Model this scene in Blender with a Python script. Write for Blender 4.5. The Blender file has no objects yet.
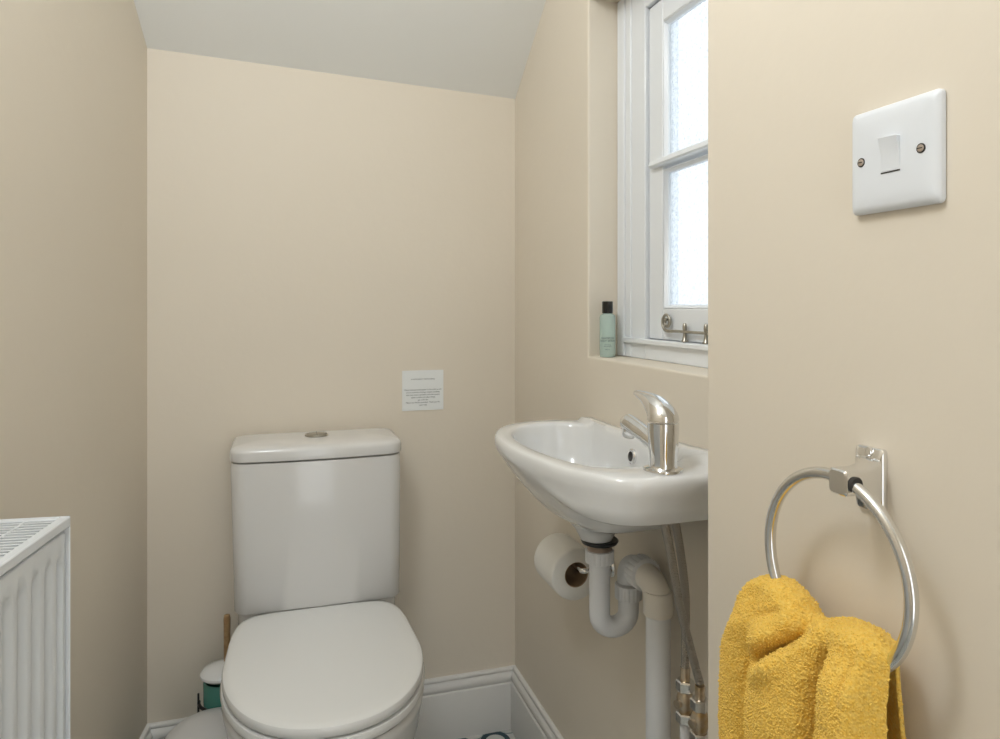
import bpy, bmesh, math, random
from mathutils import Vector, Matrix, noise
random.seed(4)
PI = math.pi
C = bpy.context.scene.collection
V = Vector

# ------------------------------------------------------------------ helpers
def smooth(me, ang=35):
    for p in me.polygons: p.use_smooth = True
    bm = bmesh.new(); bm.from_mesh(me)
    for e in bm.edges:
        if len(e.link_faces) == 2 and e.calc_face_angle(0) > math.radians(ang): e.smooth = False
    bm.to_mesh(me); bm.free()

def obj(name, bm, mat, parent=None, sm=35, fix=True):
    if fix: bmesh.ops.recalc_face_normals(bm, faces=bm.faces)
    me = bpy.data.meshes.new(name); bm.to_mesh(me); bm.free()
    me.materials.append(mat)
    o = bpy.data.objects.new(name, me); C.objects.link(o)
    if sm: smooth(me, sm)
    if parent is not None:
        o.parent = parent
        o.matrix_parent_inverse = Matrix.Translation(-parent.location)
    return o

def thing(name, label, cat, loc, group=None):
    o = bpy.data.objects.new(name, None); C.objects.link(o)
    o.location = loc; o.empty_display_size = .05
    o['label'] = label; o['category'] = cat
    if group: o['group'] = group
    return o

def tag(o, label, cat, group=None):
    o['label'] = label; o['category'] = cat
    if group: o['group'] = group
    return o

def struct(o): o['kind'] = 'structure'; return o

def bevel(o, w, n=3, ang=30):
    m = o.modifiers.new('bevel', 'BEVEL'); m.width = w; m.segments = n
    m.limit_method = 'ANGLE'; m.angle_limit = math.radians(ang)
    return o

def box(bm, x0, x1, y0, y1, z0, z1):
    v = [bm.verts.new(p) for p in ((x0,y0,z0),(x1,y0,z0),(x1,y1,z0),(x0,y1,z0),(x0,y0,z1),(x1,y0,z1),(x1,y1,z1),(x0,y1,z1))]
    for f in ((0,3,2,1),(4,5,6,7),(0,1,5,4),(1,2,6,5),(2,3,7,6),(3,0,4,7)): bm.faces.new([v[i] for i in f])

def boxobj(name, dims, mat, parent=None, bw=0, n=3):
    bm = bmesh.new(); box(bm, *dims)
    o = obj(name, bm, mat, parent, sm=30)
    if bw: bevel(o, bw, n)
    return o

def loft(bm, rings, cap0=True, cap1=True, closed=True):
    R = [[bm.verts.new(p) for p in r] for r in rings]
    n = len(R[0])
    for a, b in zip(R, R[1:]):
        for i in range(n if closed else n-1):
            j = (i+1) % n
            bm.faces.new((a[i], a[j], b[j], b[i]))
    if cap0: bm.faces.new(list(reversed(R[0])))
    if cap1: bm.faces.new(R[-1])
    return R

def frame(d):
    d = d.normalized()
    u = V((0,0,1)) if abs(d.z) < .9 else V((1,0,0))
    a = d.cross(u).normalized(); return a, a.cross(d).normalized()

def lathe(bm, origin, axis, prof, n=40, cap0=True, cap1=True):
    a, b = frame(axis); ax = axis.normalized()
    loft(bm, [[origin + ax*h + (a*math.cos(t*2*PI/n) + b*math.sin(t*2*PI/n))*max(r, 1e-5) for t in range(n)] for r, h in prof], cap0, cap1)

def cr(P, k=8, closed=False):
    P = [V(p) for p in P]; out = []; n = len(P)
    for i in range(n if closed else n-1):
        if closed: p0, p1, p2, p3 = P[(i-1) % n], P[i], P[(i+1) % n], P[(i+2) % n]
        else: p0, p1, p2, p3 = P[max(i-1,0)], P[i], P[i+1], P[min(i+2, n-1)]
        for j in range(k):
            t = j/k
            out.append(.5*((2*p1) + (p2-p0)*t + (2*p0-5*p1+4*p2-p3)*t*t + (-p0+3*p1-3*p2+p3)*t**3))
    if not closed: out.append(P[-1])
    return out

def tube(bm, pts, r, n=20, closed=False, caps=True):
    pts = [V(p) for p in pts]; m = len(pts)
    rr = r if hasattr(r, '__len__') else [r]*m
    tan = []
    for i in range(m):
        if closed: t = pts[(i+1) % m] - pts[i-1]
        else: t = pts[min(i+1, m-1)] - pts[max(i-1, 0)]
        tan.append(t.normalized())
    a, b = frame(tan[0]); rings = []
    for i in range(m):
        a = (a - tan[i]*a.dot(tan[i])).normalized(); b = tan[i].cross(a)
        rings.append([pts[i] + (a*math.cos(k*2*PI/n) + b*math.sin(k*2*PI/n))*rr[i] for k in range(n)])
    if closed:
        # parallel-transported frames close up for a planar curve
        loft(bm, rings + [rings[0]], False, False)
        bmesh.ops.remove_doubles(bm, verts=bm.verts, dist=1e-6)
    else: loft(bm, rings, caps, caps)

def prism(bm, prof, f0, f1):
    """extrude a profile (list of 2d) between the maps f0 and f1"""
    loft(bm, [[V(f0(*p)) for p in prof], [V(f1(*p)) for p in prof]])

def sst(a, b, x):
    t = max(0, min(1, (x-a)/(b-a))); return t*t*(3-2*t)

# ------------------------------------------------------------------ materials
def mat(name, col, rough=.5, metal=0, coat=0, bump=None, spec=.5, var=None, sub=0):
    m = bpy.data.materials.new(name); m.use_nodes = True
    nt = m.node_tree; b = nt.nodes['Principled BSDF']
    b.inputs['Base Color'].default_value = (*col, 1); b.inputs['Roughness'].default_value = rough
    b.inputs['Metallic'].default_value = metal; b.inputs['Coat Weight'].default_value = coat
    b.inputs['Coat Roughness'].default_value = .04
    b.inputs['Specular IOR Level'].default_value = spec
    if sub:
        b.inputs['Subsurface Weight'].default_value = sub; b.inputs['Subsurface Scale'].default_value = .01
    tc = nt.nodes.new('ShaderNodeTexCoord')
    if var:
        nz = nt.nodes.new('ShaderNodeTexNoise'); nz.inputs['Scale'].default_value = var[0]; nz.inputs['Detail'].default_value = 4
        nt.links.new(tc.outputs['Object'], nz.inputs['Vector'])
        mx = nt.nodes.new('ShaderNodeMix'); mx.data_type = 'RGBA'
        mx.inputs[6].default_value = (*col, 1); mx.inputs[7].default_value = (*var[1], 1)
        rp = nt.nodes.new('ShaderNodeMapRange'); rp.inputs[1].default_value = .35; rp.inputs[2].default_value = .7
        nt.links.new(nz.outputs['Fac'], rp.inputs[0]); nt.links.new(rp.outputs[0], mx.inputs[0])
        nt.links.new(mx.outputs[2], b.inputs['Base Color'])
    if bump:
        nz = nt.nodes.new('ShaderNodeTexNoise'); nz.inputs['Scale'].default_value = bump[0]; nz.inputs['Detail'].default_value = 5
        nt.links.new(tc.outputs['Object'], nz.inputs['Vector'])
        bp = nt.nodes.new('ShaderNodeBump'); bp.inputs['Strength'].default_value = bump[1]; bp.inputs['Distance'].default_value = bump[2]
        nt.links.new(nz.outputs['Fac'], bp.inputs['Height']); nt.links.new(bp.outputs[0], b.inputs['Normal'])
    return m

M_wall = mat('cream wall paint', (.79,.715,.60), .62, bump=(9, .35, .006), var=(2.2, (.775,.70,.585)), spec=.35)
M_ceil = mat('white ceiling paint', (.86,.86,.83), .7, bump=(12, .25, .004), spec=.3)
M_gloss = mat('white gloss woodwork', (.86,.89,.92), .28, bump=(30, .12, .002))
M_skirt = mat('baseboard satin paint', (.80,.785,.75), .35)
M_ceramic = mat('white glazed ceramic', (.80,.80,.79), .12, coat=.5)
M_pan = mat('toilet ceramic', (.74,.73,.71), .16, coat=.4)
M_lid = mat('seat plastic', (.83,.83,.81), .24, coat=.15)
M_chrome = mat('chrome', (.80,.80,.80), .07, 1)
M_satin = mat('polished ring metal', (.74,.74,.73), .16, 1)
M_brass = mat('tarnished brass', (.50,.36,.20), .32, 1, var=(60, (.62,.56,.47)))
M_rad = mat('radiator enamel', (.80,.83,.86), .3, coat=.1)
M_pvc = mat('white waste plastic', (.74,.745,.75), .38)
M_cream = mat('cream solvent fitting plastic', (.78,.735,.66), .4)
M_black = mat('black rubber', (.012,.012,.012), .35)
M_dark = mat('dark recess', (.03,.028,.025), .6)
M_switch = mat('switch plastic', (.80,.83,.87), .3)
M_paper = mat('sign card', (.86,.88,.87), .5)
M_ink = mat('grey ink', (.10,.11,.11), .6)
M_tp = mat('toilet tissue', (.83,.81,.76), .9, bump=(260, .35, .0012))
M_card = mat('cardboard core', (.36,.25,.15), .85)
M_bin = mat('bin enamel', (.66,.65,.63), .3)
M_bamboo = mat('wooden handle', (.33,.20,.09), .42, var=(90, (.45,.30,.15)))
M_teal = mat('teal glaze', (.07,.27,.22), .2, coat=.5)
M_pewter = mat('aged pewter', (.40,.38,.33), .3, .9)
M_screw = mat('screw metal', (.52,.44,.38), .4, .8)

def voronoi_bump(m, scale, strength, dist):
    nt = m.node_tree; b = nt.nodes['Principled BSDF']
    tc = nt.nodes.new('ShaderNodeTexCoord'); vo = nt.nodes.new('ShaderNodeTexVoronoi'); vo.inputs['Scale'].default_value = scale
    nz = nt.nodes.new('ShaderNodeTexNoise'); nz.inputs['Scale'].default_value = scale*.7
    ad = nt.nodes.new('ShaderNodeMath'); ad.operation = 'SUBTRACT'
    nt.links.new(tc.outputs['Object'], vo.inputs['Vector']); nt.links.new(tc.outputs['Object'], nz.inputs['Vector'])
    nt.links.new(nz.outputs['Fac'], ad.inputs[0]); nt.links.new(vo.outputs['Distance'], ad.inputs[1])
    bp = nt.nodes.new('ShaderNodeBump'); bp.inputs['Strength'].default_value = strength; bp.inputs['Distance'].default_value = dist
    nt.links.new(ad.outputs[0], bp.inputs['Height']); nt.links.new(bp.outputs[0], b.inputs['Normal'])
M_towel = mat('yellow terry', (.93,.57,.095), .95, var=(240, (.95,.65,.16)), spec=.05)
M_towel.node_tree.nodes['Principled BSDF'].inputs['Sheen Weight'].default_value = .35
M_towel.node_tree.nodes['Principled BSDF'].inputs['Sheen Tint'].default_value = (1,.85,.45,1)
M_pile = mat('terry loops', (.95,.65,.15), .95, spec=.05)
voronoi_bump(M_towel, 430, .65, .002)

# braided steel hose: fine diagonal weave
def braid():
    m = mat('braided steel', (.40,.37,.33), .33, .9); nt = m.node_tree; b = nt.nodes['Principled BSDF']
    tc = nt.nodes.new('ShaderNodeTexCoord')
    w = [nt.nodes.new('ShaderNodeTexWave') for _ in (0, 1)]
    for k, x in enumerate(w):
        mp = nt.nodes.new('ShaderNodeMapping'); mp.inputs['Rotation'].default_value = (0.9 if k else -0.9, 0, 0)
        nt.links.new(tc.outputs['Object'], mp.inputs['Vector']); nt.links.new(mp.outputs[0], x.inputs['Vector'])
        x.inputs['Scale'].default_value = 130; x.bands_direction = 'Z'
    mx = nt.nodes.new('ShaderNodeMath'); mx.operation = 'MAXIMUM'
    nt.links.new(w[0].outputs['Fac'], mx.inputs[0]); nt.links.new(w[1].outputs['Fac'], mx.inputs[1])
    bp = nt.nodes.new('ShaderNodeBump'); bp.inputs['Strength'].default_value = .8; bp.inputs['Distance'].default_value = .0008
    nt.links.new(mx.outputs[0], bp.inputs['Height']); nt.links.new(bp.outputs[0], b.inputs['Normal'])
    return m
M_braid = braid()

# patterned floor tile: white with dark teal rings
def floor_mat():
    m = mat('patterned floor tile', (.6,.6,.57), .35); nt = m.node_tree; b = nt.nodes['Principled BSDF']
    L = nt.links.new
    tc = nt.nodes.new('ShaderNodeTexCoord')
    def math_(op, a, bb=None, c=None):
        n = nt.nodes.new('ShaderNodeMath'); n.operation = op
        for i, q in enumerate((a, bb, c)):
            if q is None: continue
            if isinstance(q, (int, float)): n.inputs[i].default_value = q
            else: L(q, n.inputs[i])
        return n.outputs[0]
    sx = nt.nodes.new('ShaderNodeSeparateXYZ'); L(tc.outputs['Object'], sx.inputs[0])
    S = .092
    def cell(o, off): return math_('SUBTRACT', math_('FRACT', math_('ADD', math_('DIVIDE', math_('SUBTRACT', o, off), S), 20.5)), .5)
    def rad(ox, oy):
        x = cell(sx.outputs[0], ox); y = cell(sx.outputs[1], oy)
        return math_('SQRT', math_('ADD', math_('MULTIPLY', x, x), math_('MULTIPLY', y, y)))
    def ringmask(r, c, w): return math_('LESS_THAN', math_('ABSOLUTE', math_('SUBTRACT', r, c)), w)
    r1 = rad(.524, 1.715); r2 = rad(.524+S/2, 1.715+S/2)
    main = ringmask(r1, .34, .07); thin = ringmask(r2, .30, .022); dot = math_('LESS_THAN', r2, .12)
    mx1 = nt.nodes.new('ShaderNodeMix'); mx1.data_type = 'RGBA'
    mx1.inputs[6].default_value = (.66,.65,.61,1); mx1.inputs[7].default_value = (.22,.30,.29,1)
    L(math_('MAXIMUM', thin, dot), mx1.inputs[0])
    mx2 = nt.nodes.new('ShaderNodeMix'); mx2.data_type = 'RGBA'; mx2.inputs[7].default_value = (.015,.05,.065,1)
    L(mx1.outputs[2], mx2.inputs[6]); L(main, mx2.inputs[0]); L(mx2.outputs[2], b.inputs['Base Color'])
    return m
M_floor = floor_mat()

def glass_mat():
    m = bpy.data.materials.new('obscured glass'); m.use_nodes = True; nt = m.node_tree; nt.nodes.clear(); L = nt.links.new
    out = nt.nodes.new('ShaderNodeOutputMaterial'); tc = nt.nodes.new('ShaderNodeTexCoord')
    vo = nt.nodes.new('ShaderNodeTexVoronoi'); vo.inputs['Scale'].default_value = 170; vo.feature = 'SMOOTH_F1'
    L(tc.outputs['Object'], vo.inputs['Vector'])
    bp = nt.nodes.new('ShaderNodeBump'); bp.inputs['Strength'].default_value = .8; bp.inputs['Distance'].default_value = .002
    L(vo.outputs['Distance'], bp.inputs['Height'])
    g = nt.nodes.new('ShaderNodeBsdfGlossy'); g.inputs['Roughness'].default_value = .12; L(bp.outputs[0], g.inputs['Normal'])
    tr = nt.nodes.new('ShaderNodeBsdfTransparent')
    rp = nt.nodes.new('ShaderNodeValToRGB'); rp.color_ramp.elements[0].color = (.68,.72,.75,1); rp.color_ramp.elements[1].color = (.88,.90,.91,1)
    rp.color_ramp.elements[0].position = .1; rp.color_ramp.elements[1].position = .6
    L(vo.outputs['Distance'], rp.inputs[0]); L(rp.outputs[0], tr.inputs['Color'])
    tl = nt.nodes.new('ShaderNodeBsdfTranslucent'); tl.inputs['Color'].default_value = (.6,.62,.64,1); L(bp.outputs[0], tl.inputs['Normal'])
    m1 = nt.nodes.new('ShaderNodeMixShader'); m1.inputs[0].default_value = .3; L(tr.outputs[0], m1.inputs[1]); L(tl.outputs[0], m1.inputs[2])
    m2 = nt.nodes.new('ShaderNodeMixShader'); m2.inputs[0].default_value = .06; L(m1.outputs[0], m2.inputs[1]); L(g.outputs[0], m2.inputs[2])
    L(m2.outputs[0], out.inputs[0]); return m
M_glass = glass_mat()

def liquid_mat():
    m = mat('pale green bottle', (.68,.84,.78), .12, coat=.3)
    m.node_tree.nodes['Principled BSDF'].inputs['Transmission Weight'].default_value = .45
    m.node_tree.nodes['Principled BSDF'].inputs['IOR'].default_value = 1.3
    return m
M_liquid = liquid_mat()

# ------------------------------------------------------------------ room
XF, XN, YB = .594, .497, 1.767           # far right wall, near right wall, back wall
YC = .7475                                # where the near right wall ends
YR = -.95                                # wall behind the camera
TL = .1226                               # the left wall flares towards the viewer
def xl(y): return -.282 - TL*(YB-y)
def zc(x, y): return 1.68 - .045*(x+.282) + .74*(YB-y)

bm = bmesh.new(); box(bm, -.75, .8, YR-.1, YB+.1, -.05, 0)
struct(obj('floor', bm, M_floor, sm=0))
bm = bmesh.new(); box(bm, -.45, .8, YB, YB+.1, 0, 2.45)
struct(obj('wall_back', bm, M_wall, sm=0))
bm = bmesh.new()
loft(bm, [[V((xl(y),y,z)), V((xl(y)-.1,y,z)), V((xl(y)-.1,y,2.45)), V((xl(y),y,2.45))] if False else
          [V((xl(y),y,0)), V((xl(y)-.1,y,0)), V((xl(y)-.1,y,2.45)), V((xl(y),y,2.45))] for y, z in ((YR,0),(YB+.05,0))])
struct(obj('wall_left', bm, M_wall, sm=0))
# right wall with the window opening
WY0, WY1, WZ0, WZ1 = .78, 1.308, .997, 1.716
bm = bmesh.new()
XO = .735
ys = [YC-.02, WY0, WY1, YB+.05]; zs = [0, WZ0, WZ1, 2.45]
for i in range(3):
    for k in range(3):
        if i == 1 and k == 1: continue
        box(bm, XF, XO, ys[i], ys[i+1], zs[k], zs[k+1])
bmesh.ops.remove_doubles(bm, verts=bm.verts, dist=1e-5)
dup = {}
for f in list(bm.faces):
    key = tuple(sorted(v.index for v in f.verts)) if False else tuple(sorted((round(v.co.x,4),round(v.co.y,4),round(v.co.z,4)) for v in f.verts))
    dup.setdefault(key, []).append(f)
bmesh.ops.delete(bm, geom=[f for l in dup.values() if len(l) > 1 for f in l], context='FACES_ONLY')
w = struct(obj('wall_right', bm, M_wall, sm=0)); bevel(w, .004, 3, 60)
bm = bmesh.new(); box(bm, XN, XO, YR, YC, 0, 2.45)
w = struct(obj('wall_near', bm, M_wall, sm=0)); bevel(w, .003, 3)
# wall behind the viewer, with its doorway
bm = bmesh.new()
box(bm, -.75, -.05, YR-.1, YR, 0, 2.45); box(bm, .40, .8, YR-.1, YR, 0, 2.45); box(bm, -.05, .40, YR-.1, YR, 2.02, 2.45)
struct(obj('wall_front', bm, M_wall, sm=0))
# ceiling: slope under the stairs, then flat
bm = bmesh.new()
YF = .90
rings = []
for x in (-.75, .8):
    zf = zc(x, YF)
    rings.append([V((x, YB+.1, zc(x, YB+.1))), V((x, YF, zf)), V((x, YR-.1, zf)), V((x, YR-.1, 2.6)), V((x, YB+.1, 2.6))])
loft(bm, rings)
struct(obj('ceiling', bm, M_ceil, sm=0))

# baseboards
BP = [(0,0),(.018,0),(.018,.1175),(.0165,.1195),(.0130,.1205),(.0130,.1225),(.0155,.125),(.0165,.129),(.0155,.134),(.012,.139),(.009,.1432),(.0075,.1450),(.0095,.1468),(.0095,.151),(.007,.1545),(.004,.1555),(0,.1555)]
def base(name, f0, f1):
    bm = bmesh.new(); prism(bm, BP, f0, f1); return struct(obj(name, bm, M_skirt, sm=50))
base('baseboard_back', lambda d, z: (xl(YB-d)+d*1.0, YB-d, z), lambda d, z: (XF-d, YB-d, z))
base('baseboard_right', lambda d, z: (XF-d, YB-d, z), lambda d, z: (XF-d, YC, z))
base('baseboard_left', lambda d, z: (xl(YB-d)+d, YB-d, z), lambda d, z: (xl(YR)+d, YR, z))
base('baseboard_near', lambda d, z: (XN-d, YC, z), lambda d, z: (XN-d, YR, z))

# ------------------------------------------------------------------ window
win = bpy.data.objects.new('window_1', None); C.objects.link(win); win.location = (.66, 1.04, WZ0); struct(win)
FX = .664                                  # front of the fixed frame
bm = bmesh.new()
FJ = 1.203                                 # inner edge of the far jamb
FN = .86
box(bm, FX, .730, FJ, WY1, WZ0, WZ1); box(bm, FX, .730, WY0, FN, WZ0, WZ1)
box(bm, FX, .730, FN, FJ, 1.664, WZ1); box(bm, FX, .730, FN, FJ, WZ0, 1.030)
box(bm, .699, .730, FJ-.012, FJ+.01, WZ0+.001, WZ1-.001); box(bm, .699, .730, FN-.01, FN+.012, WZ0+.001, WZ1-.001)
box(bm, .699, .729, FN, FJ, 1.02, 1.048); box(bm, .699, .729, FN, FJ, 1.650, 1.68)
o = obj('window_frame', bm, M_gloss, win, sm=30); bevel(o, .002, 2)
# jamb moulding strip and bead above the bottom rail
bm = bmesh.new()
box(bm, FX-.006, FX+.002, WY1-.03, WY1-.0005, WZ0+.001, WZ1-.001); box(bm, FX-.003, FX+.002, WY1-.052, WY1-.03, WZ0+.001, WZ1-.001)
box(bm, FX-.009, FX+.006, FN, WY1-.03, 1.026, 1.036)
o = obj('moulding', bm, M_gloss, win, sm=30); bevel(o, .003, 3)
# sash
SX = .671; ST = .050
SY0, SY1, SZ0, SZ1 = FN+.003, FJ-.003, 1.036, 1.661
GY0, GY1 = SY0+ST, SY1-ST
sash = boxobj('sash', (SX, .696, GY1, SY1, SZ0, SZ1), M_gloss, win)
bm = bmesh.new()
box(bm, SX, .696, GY1, SY1, SZ0, SZ1); box(bm, SX, .696, SY0, GY0, SZ0, SZ1)
box(bm, SX, .696, GY0, GY1, SZ0, 1.094); box(bm, SX, .696, GY0, GY1, 1.618, SZ1)
me = sash.data; bm.to_mesh(me); bm.free(); smooth(me, 30); bevel(sash, .0025, 2)
# ovolo moulding stepping back to the glass
def mould(name, y0, y1, z0, z1, par, w=.006):
    bm = bmesh.new()
    prof = [(SX+.001, 0), (SX+.004, .2*w), (SX+.007, .7*w), (SX+.014, w)]
    loft(bm, [[V((x, y0+k, z0+k)), V((x, y1-k, z0+k)), V((x, y1-k, z1-k)), V((x, y0+k, z1-k))] for x, k in prof], False, False)
    o = obj(name, bm, M_gloss, par, sm=60); s = o.modifiers.new('s', 'SOLIDIFY'); s.thickness = .003; s.offset = 0
    return o
ZB0, ZB1 = 1.347, 1.369                    # glazing bar
mould('sash_moulding', GY0, GY1, 1.094, ZB0, sash); mould('sash_moulding', GY0, GY1, ZB1, 1.618, sash)
bm = bmesh.new()
prism(bm, [(SX+.030,ZB0),(SX+.012,ZB0+.001),(SX+.004,ZB0+.006),(SX-.010,ZB0+.008),(SX-.013,ZB0+.011),(SX-.010,ZB1-.003),(SX+.004,ZB1),(SX+.030,ZB1)],
      lambda x, z: (x, GY0-.01, z), lambda x, z: (x, SY1-.020, z))
obj('glazing_bar', bm, M_gloss, sash, sm=25)
for z0, z1 in ((1.094, ZB0), (ZB1, 1.618)):
    boxobj('window_pane', (SX+.012, SX+.016, GY0, GY1, z0, z1), M_glass, sash)
# dark putty shadow gap between sash and frame stays a real gap: it is the 3 mm slot
# pigtail casement stay on two pins
def P(y, z, x=SX-.008): return V((x, y, z))
yc, zcn = 1.122, 1.070
pts = []
for k in range(0, 61):
    t = k/60; a = -PI/2 + t*2*PI*1.55; r = .0165*(1-t*.78)
    pts.append(P(yc + (-1)*(-r*math.cos(a)) * 1.0, zcn + r*math.sin(a)))
pts = list(reversed(pts))
pts += cr([P(yc, zcn-.0165), P(yc-.012, zcn-.0172), P(yc-.03, zcn-.0160), P(yc-.10, zcn-.0160), P(yc-.22, zcn-.0160)], 6)[1:]
bm = bmesh.new(); tube(bm, pts, .0027, 10)
stay = obj('window_stay', bm, M_pewter, win, sm=60)
for yy in (1.063, 1.000, .93):
    bm = bmesh.new()
    lathe(bm, V((SX-.008, yy, 1.037)), V((0,0,1)), [(.006,0),(.006,.002),(.0042,.004),(.0030,.012),(.0036,.018),(.0040,.024),(.0036,.030),(.0016,.0325)], 14)
    obj('stay_pin', bm, M_pewter, stay, sm=50)

# toiletry bottle on the sill
by, bx, bz = 1.277, .622, WZ0
t = thing('toiletry_bottle', 'small pale green toiletry bottle with a black cap on the window sill', 'bottle', (bx, by, bz))
bm = bmesh.new()
lathe(bm, V((bx, by, bz)), V((0,0,1)), [(.012,0),(.0148,.001),(.0155,.004),(.0155,.078),(.0145,.083),(.009,.086),(.0085,.088)], 32)
obj('bottle_body', bm, M_liquid, t, sm=40)
bm = bmesh.new(); lathe(bm, V((bx, by, bz+.0868)), V((0,0,1)), [(.0102,0),(.0107,.001),(.0107,.0225),(.0098,.0235)], 32)
obj('cap', bm, mat('black gloss cap', (.008,.008,.008), .15, coat=.4), t, sm=40)

def text(name, body, size, loc, rot, mt, parent, align='CENTER', space=1.0, wrap=None, wl=1.0):
    cu = bpy.data.curves.new(name, 'FONT'); cu.body = body; cu.size = size; cu.align_x = align; cu.space_line = space
    cu.extrude = .0001; cu.space_character = wl
    ob = bpy.data.objects.new(name, cu); C.objects.link(ob)
    ob.location = (0,0,0); ob.rotation_euler = rot
    bpy.context.view_layer.update()
    dg = bpy.context.evaluated_depsgraph_get()
    me = bpy.data.meshes.new_from_object(ob.evaluated_get(dg)); me.transform(ob.rotation_euler.to_matrix().to_4x4())
    me.transform(Matrix.Translation(V(loc)))
    bpy.data.objects.remove(ob); bpy.data.curves.remove(cu)
    if wrap:                                # bend the letters round a bottle
        cx, cy, r = wrap
        for v in me.vertices:
            s = (v.co - V(loc)); d = V((math.cos(rot[2]), math.sin(rot[2]), 0)); along = s.dot(d)
            a0 = rot[2] - PI/2; a = a0 + along/r
            v.co.x = cx + (r+.0002)*math.cos(a); v.co.y = cy + (r+.0002)*math.sin(a)
    me.materials.clear(); me.materials.append(mt)
    o = bpy.data.objects.new(name, me); C.objects.link(o); o.parent = parent
    o.matrix_parent_inverse = Matrix.Translation(-parent.location)
    return o
rz = math.radians(-26)
text('printed_text', 'SHAMPOO\nBODY WASH', .0058, (bx-.0, by-.0155, bz+.036), (PI/2, 0, rz), M_ink, t, space=.9, wrap=(bx, by, .0155))
text('printed_text', 'refreshing\nsea mineral\n\n300 ml', .0033, (bx, by-.0155, bz+.024), (PI/2, 0, rz), M_ink, t, space=.95, wrap=(bx, by, .0155))

# ------------------------------------------------------------------ notice on the back wall
DX, DZ = .034, -.081
sx0, sx1, sz0, sz1 = .262+DX, .367+DX, .916+DZ, 1.0165+DZ
t = thing('notice', 'small square white printed notice stuck on the wall above the cistern', 'sign', (.314+DX, YB, .966+DZ))
boxobj('notice_card', (sx0, sx1, YB-.0025, YB-.0003, sz0, sz1), M_paper, t)
text('printed_text', 'A NOTE ABOUT THE PLUMBING', .0042, (.3145+DX, YB-.0028, .993+DZ), (PI/2,0,0), M_ink, t)
text('printed_text', 'Please only put toilet paper in this toilet as we\nare on a private drainage system; anything\nelse may cause a problem with the system\nwipes, towels and other things\ngo in the bin\nPlease use the bin provided. Thank you for\nyour help', .0050, (.3145+DX, YB-.0028,   .9665+DZ), (PI/2,0,0), M_ink, t, space=1.28)

# ------------------------------------------------------------------ light switch
sy, szz = .4685, 1.2245
t = thing('light_switch', 'white square single rocker light switch on the near right wall', 'light switch', (XN, sy, szz))
def rr_ring(hw, r, x, n=8):
    out = []
    for cx, cz, a0 in ((hw-r, hw-r, 0), (-(hw-r), hw-r, PI/2), (-(hw-r), -(hw-r), PI), (hw-r, -(hw-r), 3*PI/2)):
        for k in range(n+1):
            a = a0 + k/n*PI/2; out.append(V((x, sy + cx + r*math.cos(a), szz + cz + r*math.sin(a))))
    return out
bm = bmesh.new()
loft(bm, [rr_ring((.0425+.0017),.004,XN-.0002), rr_ring(.0017+.043,.004,XN-.001), rr_ring(.0017+.043,.004,XN-.0045), rr_ring(.0017+.0425,.0045,XN-.0058), rr_ring(.0017+.0405,.005,XN-.0080), rr_ring(.0017+.037,.005,XN-.0092), rr_ring(.03,.004,XN-.0098), rr_ring(.0085,.001,XN-.0100)])
obj('switch_plate', bm, M_switch, t, sm=28)
bm = bmesh.new()
prism(bm, [(XN-.009,-.0135),(XN-.0102,-.0135),(XN-.0102,-.013),(XN-.0108,0),(XN-.0145,.0148),(XN-.009,.0148)],
      lambda x, z: (x, sy-.0105, szz+.0005+z), lambda x, z: (x, sy+.0085, szz+.0015+z))
o = obj('rocker', bm, M_switch, t, sm=20); bevel(o, .0004, 2)
boxobj('rocker_surround', (XN-.0103, XN-.009, sy-.0105, sy+.0088, szz-.0140, szz-.0128), M_dark, t)
for s in (-1, 1):
    bm = bmesh.new(); c = V((XN-.0094, sy+s*.0302, szz))
    lathe(bm, c, V((-1,0,0)), [(.0030,0),(.0030,.0012),(.0026,.0017),(.0010,.0019)], 20)
    sc = obj('screw', bm, M_screw, t, sm=40)
    bm = bmesh.new(); lathe(bm, c, V((-1,0,0)), [(.0040,0),(.0040,.0008)], 24); obj('screw_recess', bm, M_dark, t, sm=40)
    boxobj('screw_slot', (XN-.0116, XN-.0110, c.y-.0022, c.y+.0022, szz-.0004, szz+.0004), M_dark, sc)

# ------------------------------------------------------------------ towel ring
ry, rzc, rx, RR = .499, .873, .456, .0805
t = thing('towel_ring', 'round chrome towel ring screwed to the near right wall', 'towel ring', (XN, .487, .951))
py, pz = .489, .950
bm = bmesh.new()
def rect(x, hy, z0, z1, r=.003, n=4):
    out = []; cz = (z0+z1)/2; hz = (z1-z0)/2
    for a_, b_, a0 in ((hy-r, hz-r, 0), (-(hy-r), hz-r, PI/2), (-(hy-r), -(hz-r), PI), (hy-r, -(hz-r), 3*PI/2)):
        for k in range(n+1):
            a = a0 + k/n*PI/2; out.append(V((x, py + (.006 if x > XN-.010 else -.0055*sst(XN-.006, XN-.03, x)) + a_ + r*math.cos(a), cz - .003 + .004*sst(XN-.008, XN-.03, x) + b_ + r*math.sin(a))))
    return out
loft(bm, [rect(XN-.0002,.0150,.924,.979), rect(XN-.004,.0150,.924,.979), rect(XN-.0055,.0142,.926,.977), rect(XN-.0075,.0128,.933,.971),
          rect(XN-.010,.0120,.9345,.9705), rect(XN-.014,.0115,.936,.9685), rect(XN-.020,.0108,.938,.9645), rect(XN-.030,.0100,.940,.9615), rect(XN-.0485,.0100,.940,.9615), rect(XN-.0500,.0088,.9415,.960)])
obj('wall_bracket', bm, M_chrome, t, sm=32)
bm = bmesh.new()
tube(bm, [V((rx, ry+RR*math.cos(k*2*PI/120), rzc+RR*math.sin(k*2*PI/120))) for k in range(120)], .0052, 16, closed=True)
obj('ring', bm, M_satin, t, sm=60)
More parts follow.
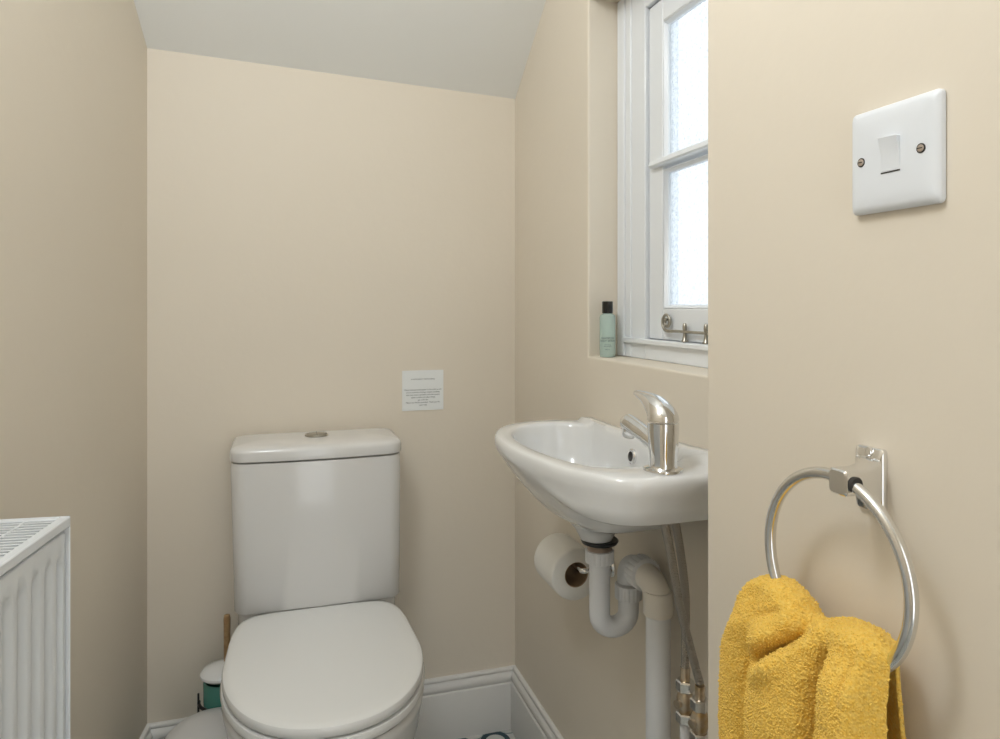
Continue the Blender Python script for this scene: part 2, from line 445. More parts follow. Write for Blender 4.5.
for dz in (.0235, -.0225):
    bm = bmesh.new(); c = V((XN-.005, py+.005, pz+dz-.0015))
    lathe(bm, c, V((-1,0,.25 if dz > 0 else -.25)), [(.0042,0),(.0042,.002),(.0034,.0032),(.0012,.0036)], 20)
    s = obj('screw', bm, M_chrome, t, sm=40)
for s in (-1, 1):
    bm = bmesh.new(); lathe(bm, V((rx, py-.0055+s*.0095, pz+.001)), V((0,s,0)), [(.0068,0),(.0068,.002),(.006,.0028)], 24); obj('bush', bm, M_dark, t, sm=40)

# ------------------------------------------------------------------ yellow towel
def lobe(y, c, w, h):
    q = 1-((y-c)/w)**2
    return h*math.sqrt(q) if q > 0 else -.02*min(1, (-q))
def smax(a, k=.0035):
    m = max(a); return m + k*math.log(sum(math.exp((v-m)/k) for v in a))
TOP = [(.624,.770),(.618,.792),(.608,.814),(.596,.828),(.582,.835),(.566,.838),(.552,.835),(.540,.829),(.530,.820),(.521,.817),(.510,.822),(.496,.828),(.482,.833),(.468,.835),(.454,.836),(.444,.835),(.436,.829)]
def interp(T, y):
    for (a, za), (b, zb) in zip(T, T[1:]):
        if (a >= y >= b) or (a <= y <= b):
            t = (y-a)/(b-a); return za + (zb-za)*t
    return T[0][1] if abs(y-T[0][0]) < abs(y-T[-1][0]) else T[-1][1]
def seg(y, z, a, b):
    A = V(a); B = V(b); Q = V((y, z)); d = B-A; t = (Q-A).dot(d)/d.length_squared
    n = V((d.y, -d.x)).normalized(); return t, (Q-A).dot(n)
def front_h(y, z):
    dn = sst(.84, .70, z)
    h = smax([lobe(y, .600, .031, .018), lobe(y, .530+.002*dn, .050, .024+.008*dn), lobe(y, .458, .034, .026+.007*dn)])
    cy = .484 + .003*dn                        # deep crease between the middle and the right fold
    h -= .034*math.exp(-((y-cy)/.0068)**2)*sst(.822,.790,z)
    h -= .007*math.exp(-((y-.5755)/.006)**2)*sst(.79,.76,z)
    # slanting pucker rolling over the ring
    t, n = seg(y, z, (.505,.824), (.556,.772))
    if -.3 < t < 1.4:
        e = sst(-.25,.1,t)*sst(1.3,.8,t)
        h -= .026*math.exp(-(n/.006)**2)*e
        h += .010*math.exp(-((n-.012)/.008)**2)*e + .004*math.exp(-((n+.013)/.009)**2)*e
    t, n = seg(y, z, (.520,.832), (.570,.805))
    if -.3 < t < 1.3: h -= .006*math.exp(-(n/.004)**2)*sst(-.25,.15,t)*sst(1.3,.8,t)
    h -= .004*math.exp(-((y-.452)/.0035)**2)*sst(.838,.825,z)*sst(.765,.80,z)
    h += .003*noise.noise(V((y*34, z*16, 3)))
    h = max(h, -.014)
    return h*sst(.432,.446,y)*sst(.627,.616,y) - .010*sst(.446,.436,y)
NY, NF = 400, 430
bm = bmesh.new(); rings = []
for i in range(NY+1):
    s = i/NY
    yt = .624 + (.436-.624)*s                       # along the ring
    col = []
    zt = interp(TOP, yt)
    def wide(z, y): return .531 + (y-.531)*(1 + (.08 if y > .531 else .06)*sst(.80,.60,z))
    ht = front_h(yt, zt-.010)
    for k in range(NF+1):
        q = k/NF
        if q < .72:                                 # front fall, bottom to top
            z = .56 + (zt-.010-.56)*(q/.72)
            yy = wide(z, yt)
            h = front_h(yt, z)
            tp = sst(zt-.045, zt-.008, z)
            x = .444 - h*(1-.45*tp) + .006*tp
        elif q < .80:                               # over the top
            a = (q-.72)/.08*PI
            xf = .450 - ht*.55; xb = .476
            z = zt-.010 + .010*math.sin(a); x = (xf+xb)/2 - (xb-xf)/2*math.cos(a)
            yy = wide(z, yt) + .014*(.5-.5*math.cos(a))*sst(.52,.44,yt)
        else:                                       # back fall against the wall
            u = (q-.80)/.20
            z = zt-.010 - (zt-.010-.57)*u
            x = .476 + .004*math.sin(yt*70)*sst(0,.2,u) + .004*sst(0,.2,u)
            yy = wide(z, yt) + (.014 - .010*sst(0,.6,u))*sst(.52,.44,yt)
        n1 = noise.noise(V((x*560, yy*560, z*560))); n2 = noise.noise(V((x*170+5, yy*170, z*170))); n3 = noise.noise(V((x*1100, yy*1100+3, z*1100)))
        x -= (.0004*n1 + .0010*n2) if q < .76 else 0
        col.append(V((x, yy, z)))
    rings.append(col)
loft(bm, rings, False, False, closed=False)
tow = obj('hand_towel', bm, M_towel, sm=180)
s = tow.modifiers.new('thick', 'SOLIDIFY'); s.thickness = .004; s.offset = 0
bm = bmesh.new(); rnd = random.Random(7)
for i in range(2, NY-1, 4):
    for k in range(60, int(NF*.86), 3):
        ii = min(NY-1, max(1, i+rnd.randint(-2,2))); kk = k+rnd.randint(-1,1)
        p = rings[ii][kk]
        du = rings[ii+1][kk]-rings[ii-1][kk]; dv = rings[ii][kk+1]-rings[ii][kk-1]
        nn = du.cross(dv)
        if nn.length < 1e-12: continue
        nn.normalize()
        cen = V((.462, p.y, min(p.z, .80)))
        if nn.dot(p-cen) < 0: nn = -nn
        d = (nn + V((rnd.uniform(-.5,.5), rnd.uniform(-.5,.5), rnd.uniform(-.7,.2)))).normalized()
        a, b = frame(d); h = rnd.uniform(.0008,.0019); r0 = rnd.uniform(.0006,.0009)
        ph = rnd.uniform(0, 6.28); rr = []
        for hh, r in ((.0008, r0), (.0020+h*.45, r0*1.05), (.0020+h*.85, r0*.6)):
            rr.append([p + d*hh + (a*math.cos(ph+t*PI/2.5) + b*math.sin(ph+t*PI/2.5))*r for t in range(5)])
        loft(bm, rr, False, True)
pile = obj('terry_loops', bm, M_pile, tow, sm=180, fix=False); pile['kind'] = 'stuff'
tag(tow, 'yellow terry hand towel hanging bunched through the chrome ring', 'towel')

# ------------------------------------------------------------------ toilet
TX = .084
t = thing('toilet', 'white close coupled toilet with closed lid against the back wall', 'toilet', (TX, 1.42, 0))
def egg(hw, y0, y1, ym, nf=2.15, nb=4.2, N=72, taper=0, cx=TX):
    out = []
    for k in range(N):
        a = 2*PI*k/N; c, s_ = math.cos(a), math.sin(a)
        n = nf if s_ < 0 else nb
        ex = abs(c)**(2/n)*(1 if c >= 0 else -1); ey = abs(s_)**(2/n)*(1 if s_ >= 0 else -1)
        w = hw*(1 - min(taper*max(0, ey)**1.6, .36))
        out.append((cx + ex*w, ym + ey*((y1-ym) if ey > 0 else (ym-y0))))
    return out
def eggring(z, *a, **k): return [V((x, y, z)) for x, y in egg(*a, **k)]
bm = bmesh.new()
PR = [ # z, halfwidth, y0, y1, ym, taper
 (.0005,.105,1.290,1.70,1.45,.0),(.012,.108,1.286,1.70,1.45,0),(.03,.100,1.295,1.70,1.45,0),(.10,.092,1.290,1.70,1.43,0),(.18,.100,1.260,1.70,1.36,.3),(.25,.126,1.205,1.705,1.33,.8),
 (.29,.146,1.172,1.71,1.325,.9),(.32,.159,1.156,1.72,1.33,.75),(.345,.169,1.148,1.735,1.345,.45),(.365,.174,1.140,1.750,1.36,.22),(.385,.179,1.132,1.752,1.37,.12),(.398,.1805,1.130,1.752,1.37,.10),(.404,.177,1.134,1.750,1.37,.10)]
rings = [eggring(z, hw, y0, y1, ym, taper=tp, nb=5) for z, hw, y0, y1, ym, tp in PR]
loft(bm, rings)
obj('pan', bm, M_pan, t, sm=45)
bm = bmesh.new()   # shelf that carries the cistern
def rrect(x0, x1, y0, y1, r, z, bow=0, n=8, yr=None):
    out = []; cx = (x0+x1)/2; hx = (x1-x0)/2
    for ax, ay, a0 in ((x1-r, y1-r*.4, 0), (x0+r, y1-r*.4, PI/2), (x0+r, y0+r, PI), (x1-r, y0+r, 3*PI/2)):
        rb = r*.4 if a0 < PI - .1 else r
        for k in range(n+1):
            a = a0 + k/n*PI/2
            axx = (x1-rb if ax > cx else x0+rb)
            x = axx + rb*math.cos(a); y = ay + rb*math.sin(a)
            out.append([x, y])
    # subdivide the front edge by bowing: points between the two front corners
    m = 14; A = out[3*(n+1)-1]; B = out[3*(n+1)]
    mid = [[A[0]+(B[0]-A[0])*j/m, A[1]] for j in range(1, m)]
    out = out[:3*(n+1)] + mid + out[3*(n+1):]
    res = []
    for x, y in out:
        f = max(0, 1-((x-cx)/hx)**2); w = 1 if y < (y0+y1)/2 else 0
        res.append(V((x, y - bow*f*w, z)))
    return res
loft(bm, [rrect(TX-.13,TX+.13,1.62,1.745,.03,.36), rrect(TX-.166,TX+.172,1.600,1.752,.03,.405), rrect(TX-.166,TX+.172,1.598,1.752,.03,.440)])
obj('cistern_shelf', bm, M_pan, t, sm=45)
bm = bmesh.new()
CX0, CX1 = TX-.181, TX+.183
loft(bm, [rrect(CX0+.012,CX1-.006,1.598,1.750,.022,.4415,.007), rrect(CX0+.008,CX1-.002,1.594,1.752,.026,.447,.008), rrect(CX0+.004,CX1-.0005,1.592,1.753,.030,.60,.010),
          rrect(CX0,CX1,1.590,1.754,.032,.755,.012), rrect(CX0+.001,CX1-.001,1.591,1.753,.032,.7635,.012), rrect(CX0+.012,CX1-.012,1.603,1.745,.028,.7655,.010)])
obj('cistern', bm, M_pan, t, sm=40)
bm = bmesh.new()
def lidz(z, ins, b=.012): return rrect(CX0-.002+ins, CX1+.002-ins, 1.587+ins, 1.756-ins*.5, max(.034-ins*.4,.01), z, b)
L_ = [lidz(.7675,.002), lidz(.7685,.0005), lidz(.771,0), lidz(.786,0), lidz(.7905,.0012), lidz(.794,.0045), lidz(.7965,.010), lidz(.799,.022), lidz(.8015,.045,.010), lidz(.8025,.070,.004)]
loft(bm, L_)
clid = obj('cistern_lid', bm, M_pan, t, sm=40)
bm = bmesh.new(); bc = V((TX, 1.672, .8020))
lathe(bm, bc, V((0,0,1)), [(.0250,0),(.0262,.0015),(.0255,.0035),(.0225,.0042),(.0222,.0030),(.0215,.0030),(.0210,.0052),(.0120,.0062),(.0,.0064)], 48)
fb = obj('flush_button', bm, M_pewter, clid, sm=30); fb['label'] = 'chrome round flush button'
boxobj('button_split', (bc.x-.0004, bc.x+.0004, bc.y-.021, bc.y+.021, .8070, .8086), M_dark, fb)
# seat ring and lid
LY0, LY1, LYM, LW = 1.130, 1.588, 1.372, .1800
def seatring(z, ins): return eggring(z, LW-ins, LY0+ins, LY1-ins*.8, LYM, nf=2.15, nb=7.0, N=96, taper=.085)
bm = bmesh.new()
loft(bm, [seatring(.4080,.003), seatring(.4095,-.001), seatring(.417,-.003), seatring(.4235,-.001), seatring(.4245,.004)])
obj('seat', bm, M_lid, t, sm=35)
bm = bmesh.new()
loft(bm, [seatring(z+.007, q) for z, q in ((.4205,.006),(.4212,.002),(.4240,.0003),(.4330,0),(.4370,.0018),(.4395,.006),(.4410,.014),(.4420,.035),(.4430,.08),(.4435,.13))])
obj('seat_lid', bm, M_lid, t, sm=35)
for s in (-1, 1):
    bm = bmesh.new(); tube(bm, [V((TX+s*.062, 1.590, .425)), V((TX+s*.092, 1.590, .425))], .009, 20); o = obj('hinge', bm, M_chrome, t, sm=40)

# ------------------------------------------------------------------ pedal bin and toilet brush
px, pyy, pr = -.122, 1.497, .10
t = thing('pedal_bin', 'small white domed bin on the floor left of the toilet', 'bin', (px, pyy, 0))
bm = bmesh.new(); lathe(bm, V((px,pyy,0)), V((0,0,1)), [(.082,.0005),(.088,.002),(.088,.018),(.082,.022),(.084,.10),(.086,.214)], 48)
obj('bin_body', bm, M_bin, t, sm=35)
bm = bmesh.new(); lathe(bm, V((px,pyy,0)), V((0,0,1)), [(.086,.215),(.094,.217),(.096,.230),(.095,.245),(.090,.257),(.077,.269),(.056,.277),(.029,.282),(.0,.283)], 56)
obj('bin_lid', bm, M_bin, t, sm=35)
bm = bmesh.new(); prism(bm, [(-.02,0.004),(.02,.004),(.02,.010),(-.02,.010)], lambda a,z:(px+a,pyy-.087,z), lambda a,z:(px+a*.8,pyy-.115,z+.002))
obj('pedal', bm, M_chrome, t, sm=30)
hx, hy = -.110, 1.668
t = thing('toilet_brush', 'toilet brush with brown handle and white collar in a teal pot behind the bin', 'toilet brush', (hx, hy, 0))
bm = bmesh.new(); lathe(bm, V((hx,hy,0)), V((0,0,1)), [(.038,.0005),(.041,.004),(.043,.10),(.046,.280),(.044,.284),(.041,.282),(.036,.05),(.0,.048)], 40)
obj('brush_pot', bm, M_teal, t, sm=35)
bm = bmesh.new(); tube(bm, [V((hx-.054,hy-.012,.0)), V((hx-.054,hy-.012,.262))], .0022, 8)
tube(bm, [V((hx+.054*math.cos(a), hy+.054*math.sin(a), .238)) for a in [PI+k*PI/20 for k in range(21)]], .0035, 8)
obj('pot_frame', bm, M_black, t, sm=50)
bm = bmesh.new(); lathe(bm, V((hx-.008,hy-.010,0)), V((0,0,1)), [(.0,.290),(.036,.292),(.043,.298),(.043,.303),(.036,.311),(.018,.317),(.008,.319)], 40)
obj('collar', bm, M_lid, t, sm=35)
bm = bmesh.new(); lathe(bm, V((hx+.003,hy,0)), V((0,0,1)), [(.006,.10),(.0065,.30),(.0072,.395),(.0075,.412),(.006,.419),(.001,.421)], 20)
obj('handle', bm, M_bamboo, t, sm=40)

# ------------------------------------------------------------------ radiator on the left wall
# local frame: e along the wall towards the back, n out of the wall
e = V((TL, 1, 0)).normalized(); nrm = V((e.y, -e.x, 0))
c0 = V((xl(1.05), 1.05, 0))                     # wall point level with the far end
OFF, DEP, ZT, ZBt, LEN = .022, .093, .829, .229, .80
def RP(a, n, z): return c0 - e*a + nrm*n + V((0,0,z))      # a: distance from the far end
rt = thing('radiator', 'white ribbed panel radiator with top grille on the left wall', 'radiator', RP(.4,.06,ZBt))
NF_ = OFF+DEP
def rbox(name, a0, a1, n0, n1, z0, z1, m=M_rad, bw=.0015, par=rt):
    bm = bmesh.new(); loft(bm, [[RP(a, n0, z0), RP(a, n1, z0), RP(a, n1, z1), RP(a, n0, z1)] for a in (a0, a1)])
    o = obj(name, bm, m, par, sm=30)
    if bw: bevel(o, bw, 2)
    return o
# pressed front panel with vertical flutes
bm = bmesh.new(); NA = 24*12
rows = []
def flute(a):
    p = ((a-.006) % .0333)/.0333
    return sst(.0,.16,p)*(1-sst(.50,.66,p))
zrow = [ZBt+.004, ZBt+.030, ZBt+.045, ZT-.062, ZT-.050, ZT-.044, ZT-.022, ZT-.018]
wgt = [0, 0, 1, 1, .45, 0, 0, 0]
for z, w_ in zip(zrow, wgt):
    row = []
    for k in range(NA+1):
        a = .002 + (LEN-.004)*k/NA
        row.append(RP(a, NF_-.004 - .0085*flute(a)*w_*(1 if a > .012 else 0) - (.004 if z > ZT-.02 else 0), z))
    rows.append(row)
loft(bm, rows, False, False, closed=False)
o = obj('front_panel', bm, M_rad, rt, sm=50); s = o.modifiers.new('s', 'SOLIDIFY'); s.thickness = .0015
rbox('rear_panel', .004, LEN-.004, OFF, OFF+.012, ZBt+.004, ZT-.03)
rbox('end_panel', -.001, .0015, OFF, NF_+.001, ZBt+.005, ZT)
rbox('end_panel', LEN-.0015, LEN+.001, OFF, NF_+.001, ZBt+.005, ZT)
# top cover: rim and louvres
bm = bmesh.new()
def rb(a0, a1, n0, n1, z0, z1): loft(bm, [[RP(a, n0, z0), RP(a, n1, z0), RP(a, n1, z1), RP(a, n0, z1)] for a in (a0, a1)])
rb(0, LEN, NF_-.011, NF_+.0015, ZT-.013, ZT); rb(0, LEN, OFF, OFF+.010, ZT-.013, ZT); rb(0, .012, OFF+.01, NF_-.011, ZT-.010, ZT); rb(LEN-.012, LEN, OFF+.01, NF_-.011, ZT-.010, ZT)
rim = obj('top_rim', bm, M_rad, rt, sm=30); bevel(rim, .002, 2)
bm = bmesh.new(); a = .017
while a < LEN-.015:
    rb(a, a+.0042, OFF+.0095, NF_-.0105, ZT-.0095, ZT-.0015); a += .0105
rb(0.01, LEN-.01, (OFF+NF_)/2-.0015, (OFF+NF_)/2+.0015, ZT-.0090, ZT-.0012)
obj('top_grille', bm, M_rad, rt, sm=30)
bm = bmesh.new(); lathe(bm, RP(-.001, NF_-.006, ZT-.020), e, [(.0035,0),(.0035,.002),(.002,.003)], 16); obj('bleed_plug', bm, M_dark, rt, sm=40)
for a in (.1, LEN-.1): rbox('wall_hanger', a-.02, a+.02, .0005, OFF+.002, ZBt+.08, ZT-.08)
for a in (.02, LEN-.02):
    bm = bmesh.new(); tube(bm, [RP(a, .07, ZBt+.03), RP(a, .07, .0)], .0075, 16); obj('feed_pipe', bm, M_rad, rt, sm=50)

# ------------------------------------------------------------------ basin
OUT = [(.5935,.818),(.560,.8155),(.500,.8150),(.456,.8180),(.424,.832),(.399,.866),(.380,.920),(.366,.985),(.357,1.060),(.356,1.130),(.364,1.195),(.387,1.255),(.424,1.298),(.470,1.318),(.520,1.320),(.562,1.306),(.5935,1.292)]
front = cr([(x, y, 0) for x, y in OUT], 6)
back = [V((.5935, 1.292 + (.818-1.292)*k/24, 0)) for k in range(1, 24)]
outline = front + back
N = len(outline)
BC = V((.500, 1.068, 0))
# inner bowl outline, matched ray by ray to the outer one
INN = [(.566,.925),(.545,.908),(.505,.902),(.466,.905),(.434,.922),(.412,.955),(.397,1.00),(.387,1.060),(.385,1.130),(.393,1.185),(.412,1.232),(.442,1.266),(.480,1.284),(.512,1.286),(.542,1.275),(.560,1.256),(.568,1.232)]
inn = cr([(x, y, 0) for x, y in INN], 6) + [V((.568 - .002*math.sin(PI*k/24), 1.232+(.925-1.232)*k/24, 0)) for k in range(1, 24)]
RIM = .872
def rimz(x, y):
    return RIM + .003*sst(.93,.86,y) + .007*sst(.566,.572,x) + .011*sst(.535,.590,x)*sst(1.22,.90,y)
def sc_out(f, c=BC): return [c + (p-c)*f for p in outline]
def smin(a, b, k=.012):
    h = max(k-abs(a-b), 0)/k; return min(a, b) - h*h*k*.25
def under(p, f):
    g = sst(1.18,.95,p.y)
    z = .852 - (.122-.020*g)*(1-f**(1.85+.9*g))**(.95-.10*g)
    pt = BC + (p-BC)*f
    deck = .808 + .044*sst(.940,1,f)
    w_ = max(sst(1.02,.88,pt.y), .5*sst(.565,.585,p.x))
    return z*(1-w_) + deck*w_
bm = bmesh.new(); rings = []
spig = [BC + V((.0, 0, 0))*1 + V((math.cos(a)*.026, math.sin(a)*.026, 0)) for a in [math.atan2((p-BC).y, (p-BC).x) for p in outline]]
SPC = V((.503, 1.065, 0))
rings.append([V((q.x, q.y, .716)) for q in spig])
rings.append([V((BC.x+(q.x-BC.x)*1.15, BC.y+(q.y-BC.y)*1.15, .724)) for q in spig])
rings.append([V((BC.x+(q.x-BC.x)*1.35, BC.y+(q.y-BC.y)*1.35, .733)) for q in spig])
for f in (.30,.38,.46,.54,.62,.70,.77,.83,.88,.92,.95,.97,.985,.995):
    rings.append([V((q.x, q.y, under(q, f))) for q in sc_out(f)])
# rim roll
for k, (ins, dz) in enumerate([(0,-.016),(-.0005,-.010),(.0008,-.0050),(.0040,-.0015),(.0085,0)]):
    rg = []
    for i, p in enumerate(outline):
        d = (inn[i]-p); L = d.length; q = p + d.normalized()*min(ins, L*.4)
        q.x = min(q.x, .5937)
        rg.append(V((q.x, q.y, rimz(q.x, q.y)+dz)))
    rings.append(rg)
for t_ in (.5, .86):
    rg = []
    for i, p in enumerate(outline):
        q = p + (inn[i]-p)*t_; rg.append(V((q.x, q.y, rimz(q.x, q.y) - .0003)))
    rings.append(rg)
IC = V((.490, 1.085, 0))
for f, dz in [(1.0,-.0022),(.985,-.007),(.97,-.016),(.945,-.034),(.91,-.055),(.85,-.078),(.75,-.096),(.60,-.108),(.42,-.114),(.25,-.117),(.13,-.119)]:
    rings.append([V(((IC + (p-IC)*f).x, (IC + (p-IC)*f).y, RIM+dz)) for p in inn])
loft(bm, rings)
bas = thing('wash_basin', 'small white ceramic wall hung basin under the window', 'basin', (XF, 1.07, .80))
obj('basin_bowl', bm, M_ceramic, bas, sm=60)
bm = bmesh.new(); oc = V((.5640, 1.060, .848))
lathe(bm, oc, V((-1,0,.12)), [(.0128,-.004),(.0128,.004),(.0108,.0060),(.0082,.0060),(.0076,.003)], 28); oo = obj('overflow_ring', bm, M_chrome, bas, sm=35)
bm = bmesh.new(); lathe(bm, oc + V((-.0030,0,0)), V((-1,0,.12)), [(.0078,0),(.0078,.0012)], 20); obj('overflow_hole', bm, M_dark, oo, sm=35)
bm = bmesh.new(); lathe(bm, V((IC.x, IC.y, RIM-.1195)), V((0,0,1)), [(.030,0),(.030,.002),(.024,.0025),(.020,.0005),(.0,.0)], 32); obj('drain', bm, M_chrome, bas, sm=35)

# ------------------------------------------------------------------ tap
tx, ty = .498, .852; tz = RIM+.0035
DIR = V((-.12, 1, 0)).normalized()
tap = thing('basin_tap', 'chrome single lever mixer tap standing on the near end of the basin', 'tap', (tx, ty, tz))
bm = bmesh.new()
lathe(bm, V((tx,ty,tz)), V((0,0,1)), [(.0265,0),(.0268,.0015),(.0262,.0040),(.0225,.0052),(.0192,.0060),(.0186,.010),(.0190,.022),(.0202,.040),(.0212,.055),(.0213,.0655),(.0200,.0665)], 48)
obj('tap_body', bm, M_chrome, tap, sm=32)
bm = bmesh.new()
p0 = V((tx,ty,tz+.042)); 
p0 = V((tx,ty,tz+.034))
path = cr([p0 + DIR*.004, p0 + DIR*.026 + V((0,0,.004)), p0 + DIR*.050 + V((0,0,.011)), p0 + DIR*.076 + V((0,0,.018)), p0 + DIR*.088 + V((0,0,.0195))], 5)
rd = [.0150 - .0025*min(1, k/8) for k in range(len(path))]
rd[-1] = .0085; rd[-2] = .0112; rd[-3] = .0122
tube(bm, path, rd, 24); obj('spout', bm, M_chrome, tap, sm=45)
bm = bmesh.new(); nz = p0 + DIR*.079 + V((0,0,.010)); lathe(bm, nz, V((-.02,.18,-1)), [(.0098,0),(.0098,.010),(.0085,.012),(.006,.012)], 24); obj('aerator', bm, M_chrome, tap, sm=35)
# lever: dome over the cartridge sweeping forward into a blade
bm = bmesh.new(); rings = []
b0 = V((tx,ty,tz+.0685)); side = V((DIR.y, -DIR.x, 0))
LV = [ # along, height, half width, half length of the section, tilt
 (0,0.0000,.0213,.0213,0),(0,0.0032,.0212,.0212,2),(.002,0.0077,.0205,.0208,8),(.006,0.0121,.0190,.0198,18),(.0125,0.0166,.0170,.0182,30),(.0205,0.0207,.0148,.0155,42),
 (.029,0.0238,.0128,.0122,52),(.039,0.0268,.0112,.0085,60),(.049,0.0292,.0101,.0058,66),(.057,0.0306,.0088,.0042,70),(.062,0.0311,.0055,.0025,72)]
for al, hh, hw, hl, tl in LV:
    c = b0 + DIR*al + V((0,0,hh)); T = math.radians(tl)
    ax = DIR*math.cos(T) - V((0,0,1))*math.sin(T)      # section's long axis
    if tl < 1: ax = DIR
    ax = DIR*math.cos(T) - V((0,0,math.sin(T)))
    rings.append([c + side*hw*math.cos(a) + ax*hl*math.sin(a) for a in [k*2*PI/32 for k in range(32)]])
loft(bm, rings); obj('lever', bm, M_chrome, tap, sm=50)

# ------------------------------------------------------------------ waste trap
A = V((.503,1.065,0)); B = V((.556,1.063,0)); CX_ = V((.557,.968,0)); PRd = .0170
BCx = BC.copy()
A = V((BC.x+.004, BC.y-.004, 0))
tr = thing('waste_trap', 'white plastic P trap under the basin', 'waste trap', (A.x, A.y, .66))
bm = bmesh.new(); lathe(bm, A+V((0,0,.7165)), V((0,0,-1)), [(.029,0),(.031,.002),(.029,.006),(.022,.009)], 32); obj('rubber_washer', bm, M_black, tr, sm=40)
bm = bmesh.new(); lathe(bm, A+V((0,0,.709)), V((0,0,-1)), [(.0190,-.003),(.0205,.001),(.0195,.002),(.0205,.003),(.0195,.004),(.0205,.005),(.0195,.006),(.0205,.007),(.0195,.008),(.0205,.009),(.0195,.012)], 32)
obj('threaded_tail', bm, M_screw, tr, sm=30)
def nut(o, z0, h, r, ribs=18, axis=V((0,0,-1)), m=M_pvc, par=tr, name='union_nut'):
    a, b = frame(axis); n = ribs*4; rings = []
    for hh, k in ((0,.93),(.001,1),(h-.001,1),(h,.93)):
        rings.append([o + V((0,0,z0)) + axis*hh + (a*math.cos(i*2*PI/n)+b*math.sin(i*2*PI/n))*r*k*(1.0 if i % 4 else .955) for i in range(n)])
    bm = bmesh.new(); loft(bm, rings); return obj(name, bm, m, par, sm=40)
nut(A, .699, .021, .0235)
zb = .567
u = []
for k in range(13):
    a = PI + PI*k/12
    m_ = (A+B)/2; hd = (B-A)/2
    u.append(m_ + hd*(-math.cos(a-PI)) + V((0,0,zb+.002 - .0)) + V((0,0,1))*(-math.sin(a-PI)*hd.length*.85) + V((0,0,.022)))
pathu = [A+V((0,0,.685)), A+V((0,0,.655)), A+V((0,0,.625))] + u[0:] + [B+V((0,0,.615)), B+V((0,0,.632))]
bm = bmesh.new(); tube(bm, pathu, PRd, 24); obj('u_bend', bm, M_pvc, tr, sm=50)
nut(B, .637, .024, .0225)
# swept top elbow running towards the wall pipe
D2 = (CX_-B).normalized()
pe = [B+V((0,0,.640)), B+V((0,0,.650))] + [B + V((0,0,.650)) + D2*(.022*(1-math.cos(a))) + V((0,0,.022*math.sin(a))) for a in [PI/2*k/8 for k in range(1, 9)]] + [B+V((0,0,.672))+D2*.045]
bm = bmesh.new(); tube(bm, pe, .0185, 24); obj('top_elbow', bm, M_pvc, tr, sm=50)
nut(B+D2*.034, .672, .026, .0262, axis=D2)
wp = thing('waste_pipe', 'vertical white waste pipe with cream elbow beside the basin trap', 'pipe', (CX_.x, CX_.y, 0))
Cc = CX_
pe = [B+V((0,0,.671))+D2*.056] + [Cc - D2*.032 + V((0,0,.671-.030)) + D2*(.032*math.sin(a)) + V((0,0,.030*math.cos(a))) for a in [PI/2*k/10 for k in range(0, 11)]] + [Cc+V((0,0,.632))]
bm = bmesh.new(); tube(bm, pe, .0205, 28); obj('elbow', bm, M_cream, wp, sm=50)
bm = bmesh.new(); lathe(bm, Cc+V((0,0,.661)), V((0,0,-1)), [(.0205,0),(.0226,.003),(.0230,.034),(.0215,.036)], 32); obj('socket', bm, M_cream, wp, sm=40)
bm = bmesh.new(); lathe(bm, Cc+V((0,0,.628)), V((0,0,-1)), [(.0188,0),(.0188,.6275)], 32); obj('pipe', bm, M_pvc, wp, sm=40)

# ------------------------------------------------------------------ flexible tap hoses
def hose(pts, label, vz, vx, vy, body):
    t = thing('tap_hose', label, 'hose', (vx, vy, vz), 'braided hoses under the basin')
    bm = bmesh.new(); tube(bm, cr(pts, 10), .0058, 16); obj('braided_sleeve', bm, M_braid, t, sm=60)
    o = V((vx, vy, 0)); dn = V((0,0,-1))
    bm = bmesh.new(); lathe(bm, o+V((0,0,vz+.022)), dn, [(.0066,0),(.0070,.002),(.0066,.018),(.0078,.020)], 20); obj('ferrule', bm, M_brass, t, sm=40)
    bm = bmesh.new(); lathe(bm, o+V((0,0,vz+.004)), dn, [(.0118,0),(.0132,.002),(.0132,.014),(.0118,.016)], 6); obj('hex_nut', bm, M_satin, t, sm=20)
    bm = bmesh.new(); lathe(bm, o+V((0,0,vz-.012)), dn, [(.0085,0),(.0105,.004),(.0125,.010),(.0125,.020),(.0100,.027),(.0085,.030)], 24)
    tube(bm, [V((vx-.004,vy,vz-.027)), V((vx-.0165,vy-.004,vz-.027))], .0058, 16)
    obj('valve', bm, M_brass, t, sm=35)
    bm = bmesh.new(); lathe(bm, o+V((0,0,vz-.042)), dn, [(.0118,0),(.0132,.002),(.0132,.013),(.0118,.015)], 6); obj('hex_nut', bm, M_satin, t, sm=20)
    bm = bmesh.new(); lathe(bm, o+V((0,0,vz-.057)), dn, [(.0075,0),(.0075,vz-.0575)], 20); obj('supply_pipe', bm, body, t, sm=40)
M_copper = mat('copper pipe', (.50,.27,.15), .35, 1)
v1 = (.560, .897); v2 = (.559, .858)
hose([(.532,.884,.812),(.546,.887,.75),(.557,.891,.68),(v1[0],v1[1],.61),(v1[0],v1[1],.574)], 'braided steel hose nearer the waste pipe, ending above a white supply pipe', .556, *v1, M_pvc)
hose([(.500,.856,.812),(.514,.860,.76),(.532,.864,.68),(.549,.862,.615),(v2[0],v2[1],.575)], 'braided steel hose crossing in front, its valve beside the near wall edge', .550, *v2, M_copper)

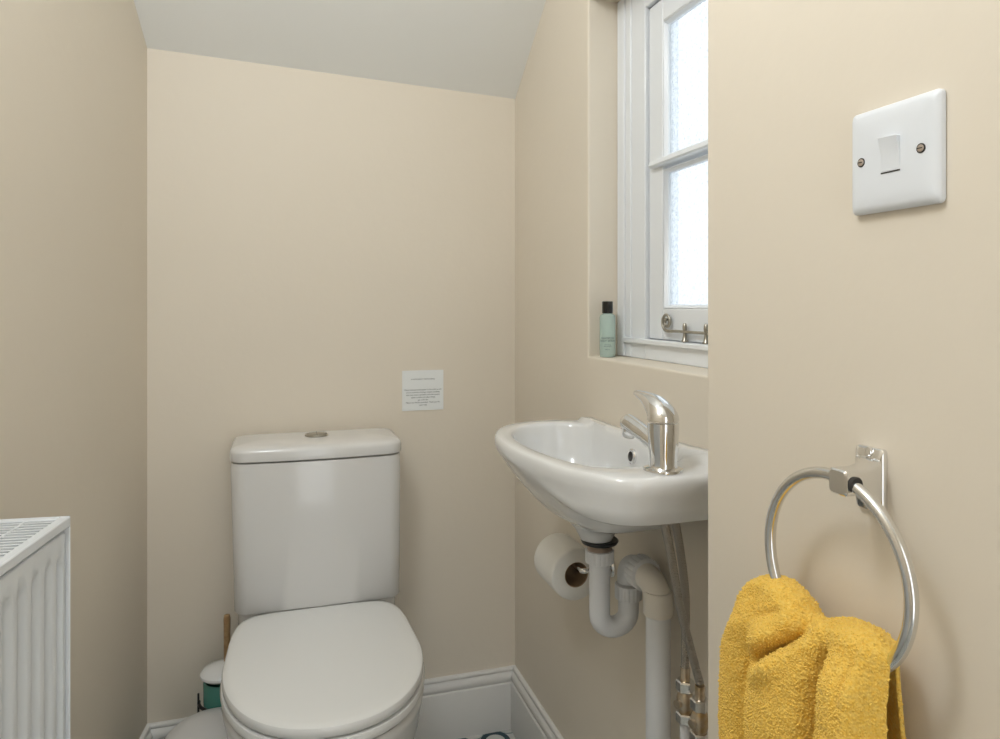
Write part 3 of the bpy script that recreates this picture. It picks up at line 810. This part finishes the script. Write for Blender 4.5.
# ------------------------------------------------------------------ toilet roll and its holder
rx_, ry0, ry1, rz_ = .534, 1.228, 1.328, .594
t = thing('toilet_roll', 'white toilet roll on the right wall behind the basin trap', 'toilet roll', (rx_, ry0, rz_))
bm = bmesh.new()
lathe(bm, V((rx_, ry0, rz_)), V((0,1,0)), [(.0235,.0),(.0460,0),(.0485,.0025),(.049,.01),(.049,.09),(.0485,.0975),(.046,.1),(.0235,.1)], 56, False, False)
obj('tissue', bm, M_tp, t, sm=50)
bm = bmesh.new()
lathe(bm, V((rx_, ry0, rz_)), V((0,1,0)), [(.0238,.0004),(.0238,.0996),(.0225,.0996),(.0225,.0004),(.0238,.0004)], 40, False, False)
obj('cardboard_core', bm, M_card, t, sm=50)
h = thing('toilet_roll_holder', 'chrome holder arm carrying the toilet roll on the right wall', 'toilet roll holder', (XF, 1.205, .615))
bm = bmesh.new(); lathe(bm, V((XF-.0003, 1.200, .612)), V((-1,0,0)), [(.018,0),(.018,.004),(.015,.007),(.006,.008)], 28); obj('mounting_plate', bm, M_chrome, h, sm=35)
bm = bmesh.new(); tube(bm, cr([(XF-.006,1.200,.612),(XF-.035,1.198,.612),(rx_+.004,1.202,.610),(rx_,1.215,.608),(rx_,1.25,.608),(rx_,1.325,.608)], 6), .0045, 14); obj('arm', bm, M_chrome, h, sm=60)

# ------------------------------------------------------------------ light
wd = bpy.data.worlds.new('sky'); bpy.context.scene.world = wd; wd.use_nodes = True
nt = wd.node_tree; bg = nt.nodes['Background']; bg.inputs[0].default_value = (.95,.98,1,1); bg.inputs[1].default_value = 2.15

def fill_lamp(name, kind, loc, energy, col, size=None):
    ld = bpy.data.lights.new(name, kind); ld.energy = energy; ld.color = col
    o = bpy.data.objects.new(name, ld); C.objects.link(o); o.location = loc
    if kind == 'POINT': ld.shadow_soft_size = size
    return o
# added fill light, unseen above the view, placed to brighten walls and window frame
zl = zc(-.02, YF) - .001
gl = thing('added_ceiling_light', 'added ceiling fill light, unseen above the view', 'ceiling light', (-.27, .48, zl))
bm = bmesh.new(); lathe(bm, V((-.27,.48,zl)), V((0,0,-1)), [(.07,0),(.07,.02),(.06,.025)], 32); obj('base', bm, M_gloss, gl, sm=35)
l = fill_lamp('fill_lamp', 'POINT', (-.27, .48, zl-.27), 15.5, (.90,.965,1.04), .13); l.parent = gl; l.matrix_parent_inverse = Matrix.Translation(-gl.location)

# ------------------------------------------------------------------ camera
cam = bpy.data.cameras.new('camera'); co = bpy.data.objects.new('camera', cam); C.objects.link(co)
co.location = (0, 0, 1.1); co.rotation_euler = (PI/2, 0, -math.radians(17.36))
cam.sensor_width = 36; cam.lens = 36*.710; cam.shift_y = -.0645; cam.clip_start = .02
S = bpy.context.scene; S.camera = co
S.view_settings.view_transform = 'Standard'; S.view_settings.look = 'None'; S.view_settings.gamma = 1
S.view_settings.exposure = .03; S.view_settings.use_curve_mapping = False
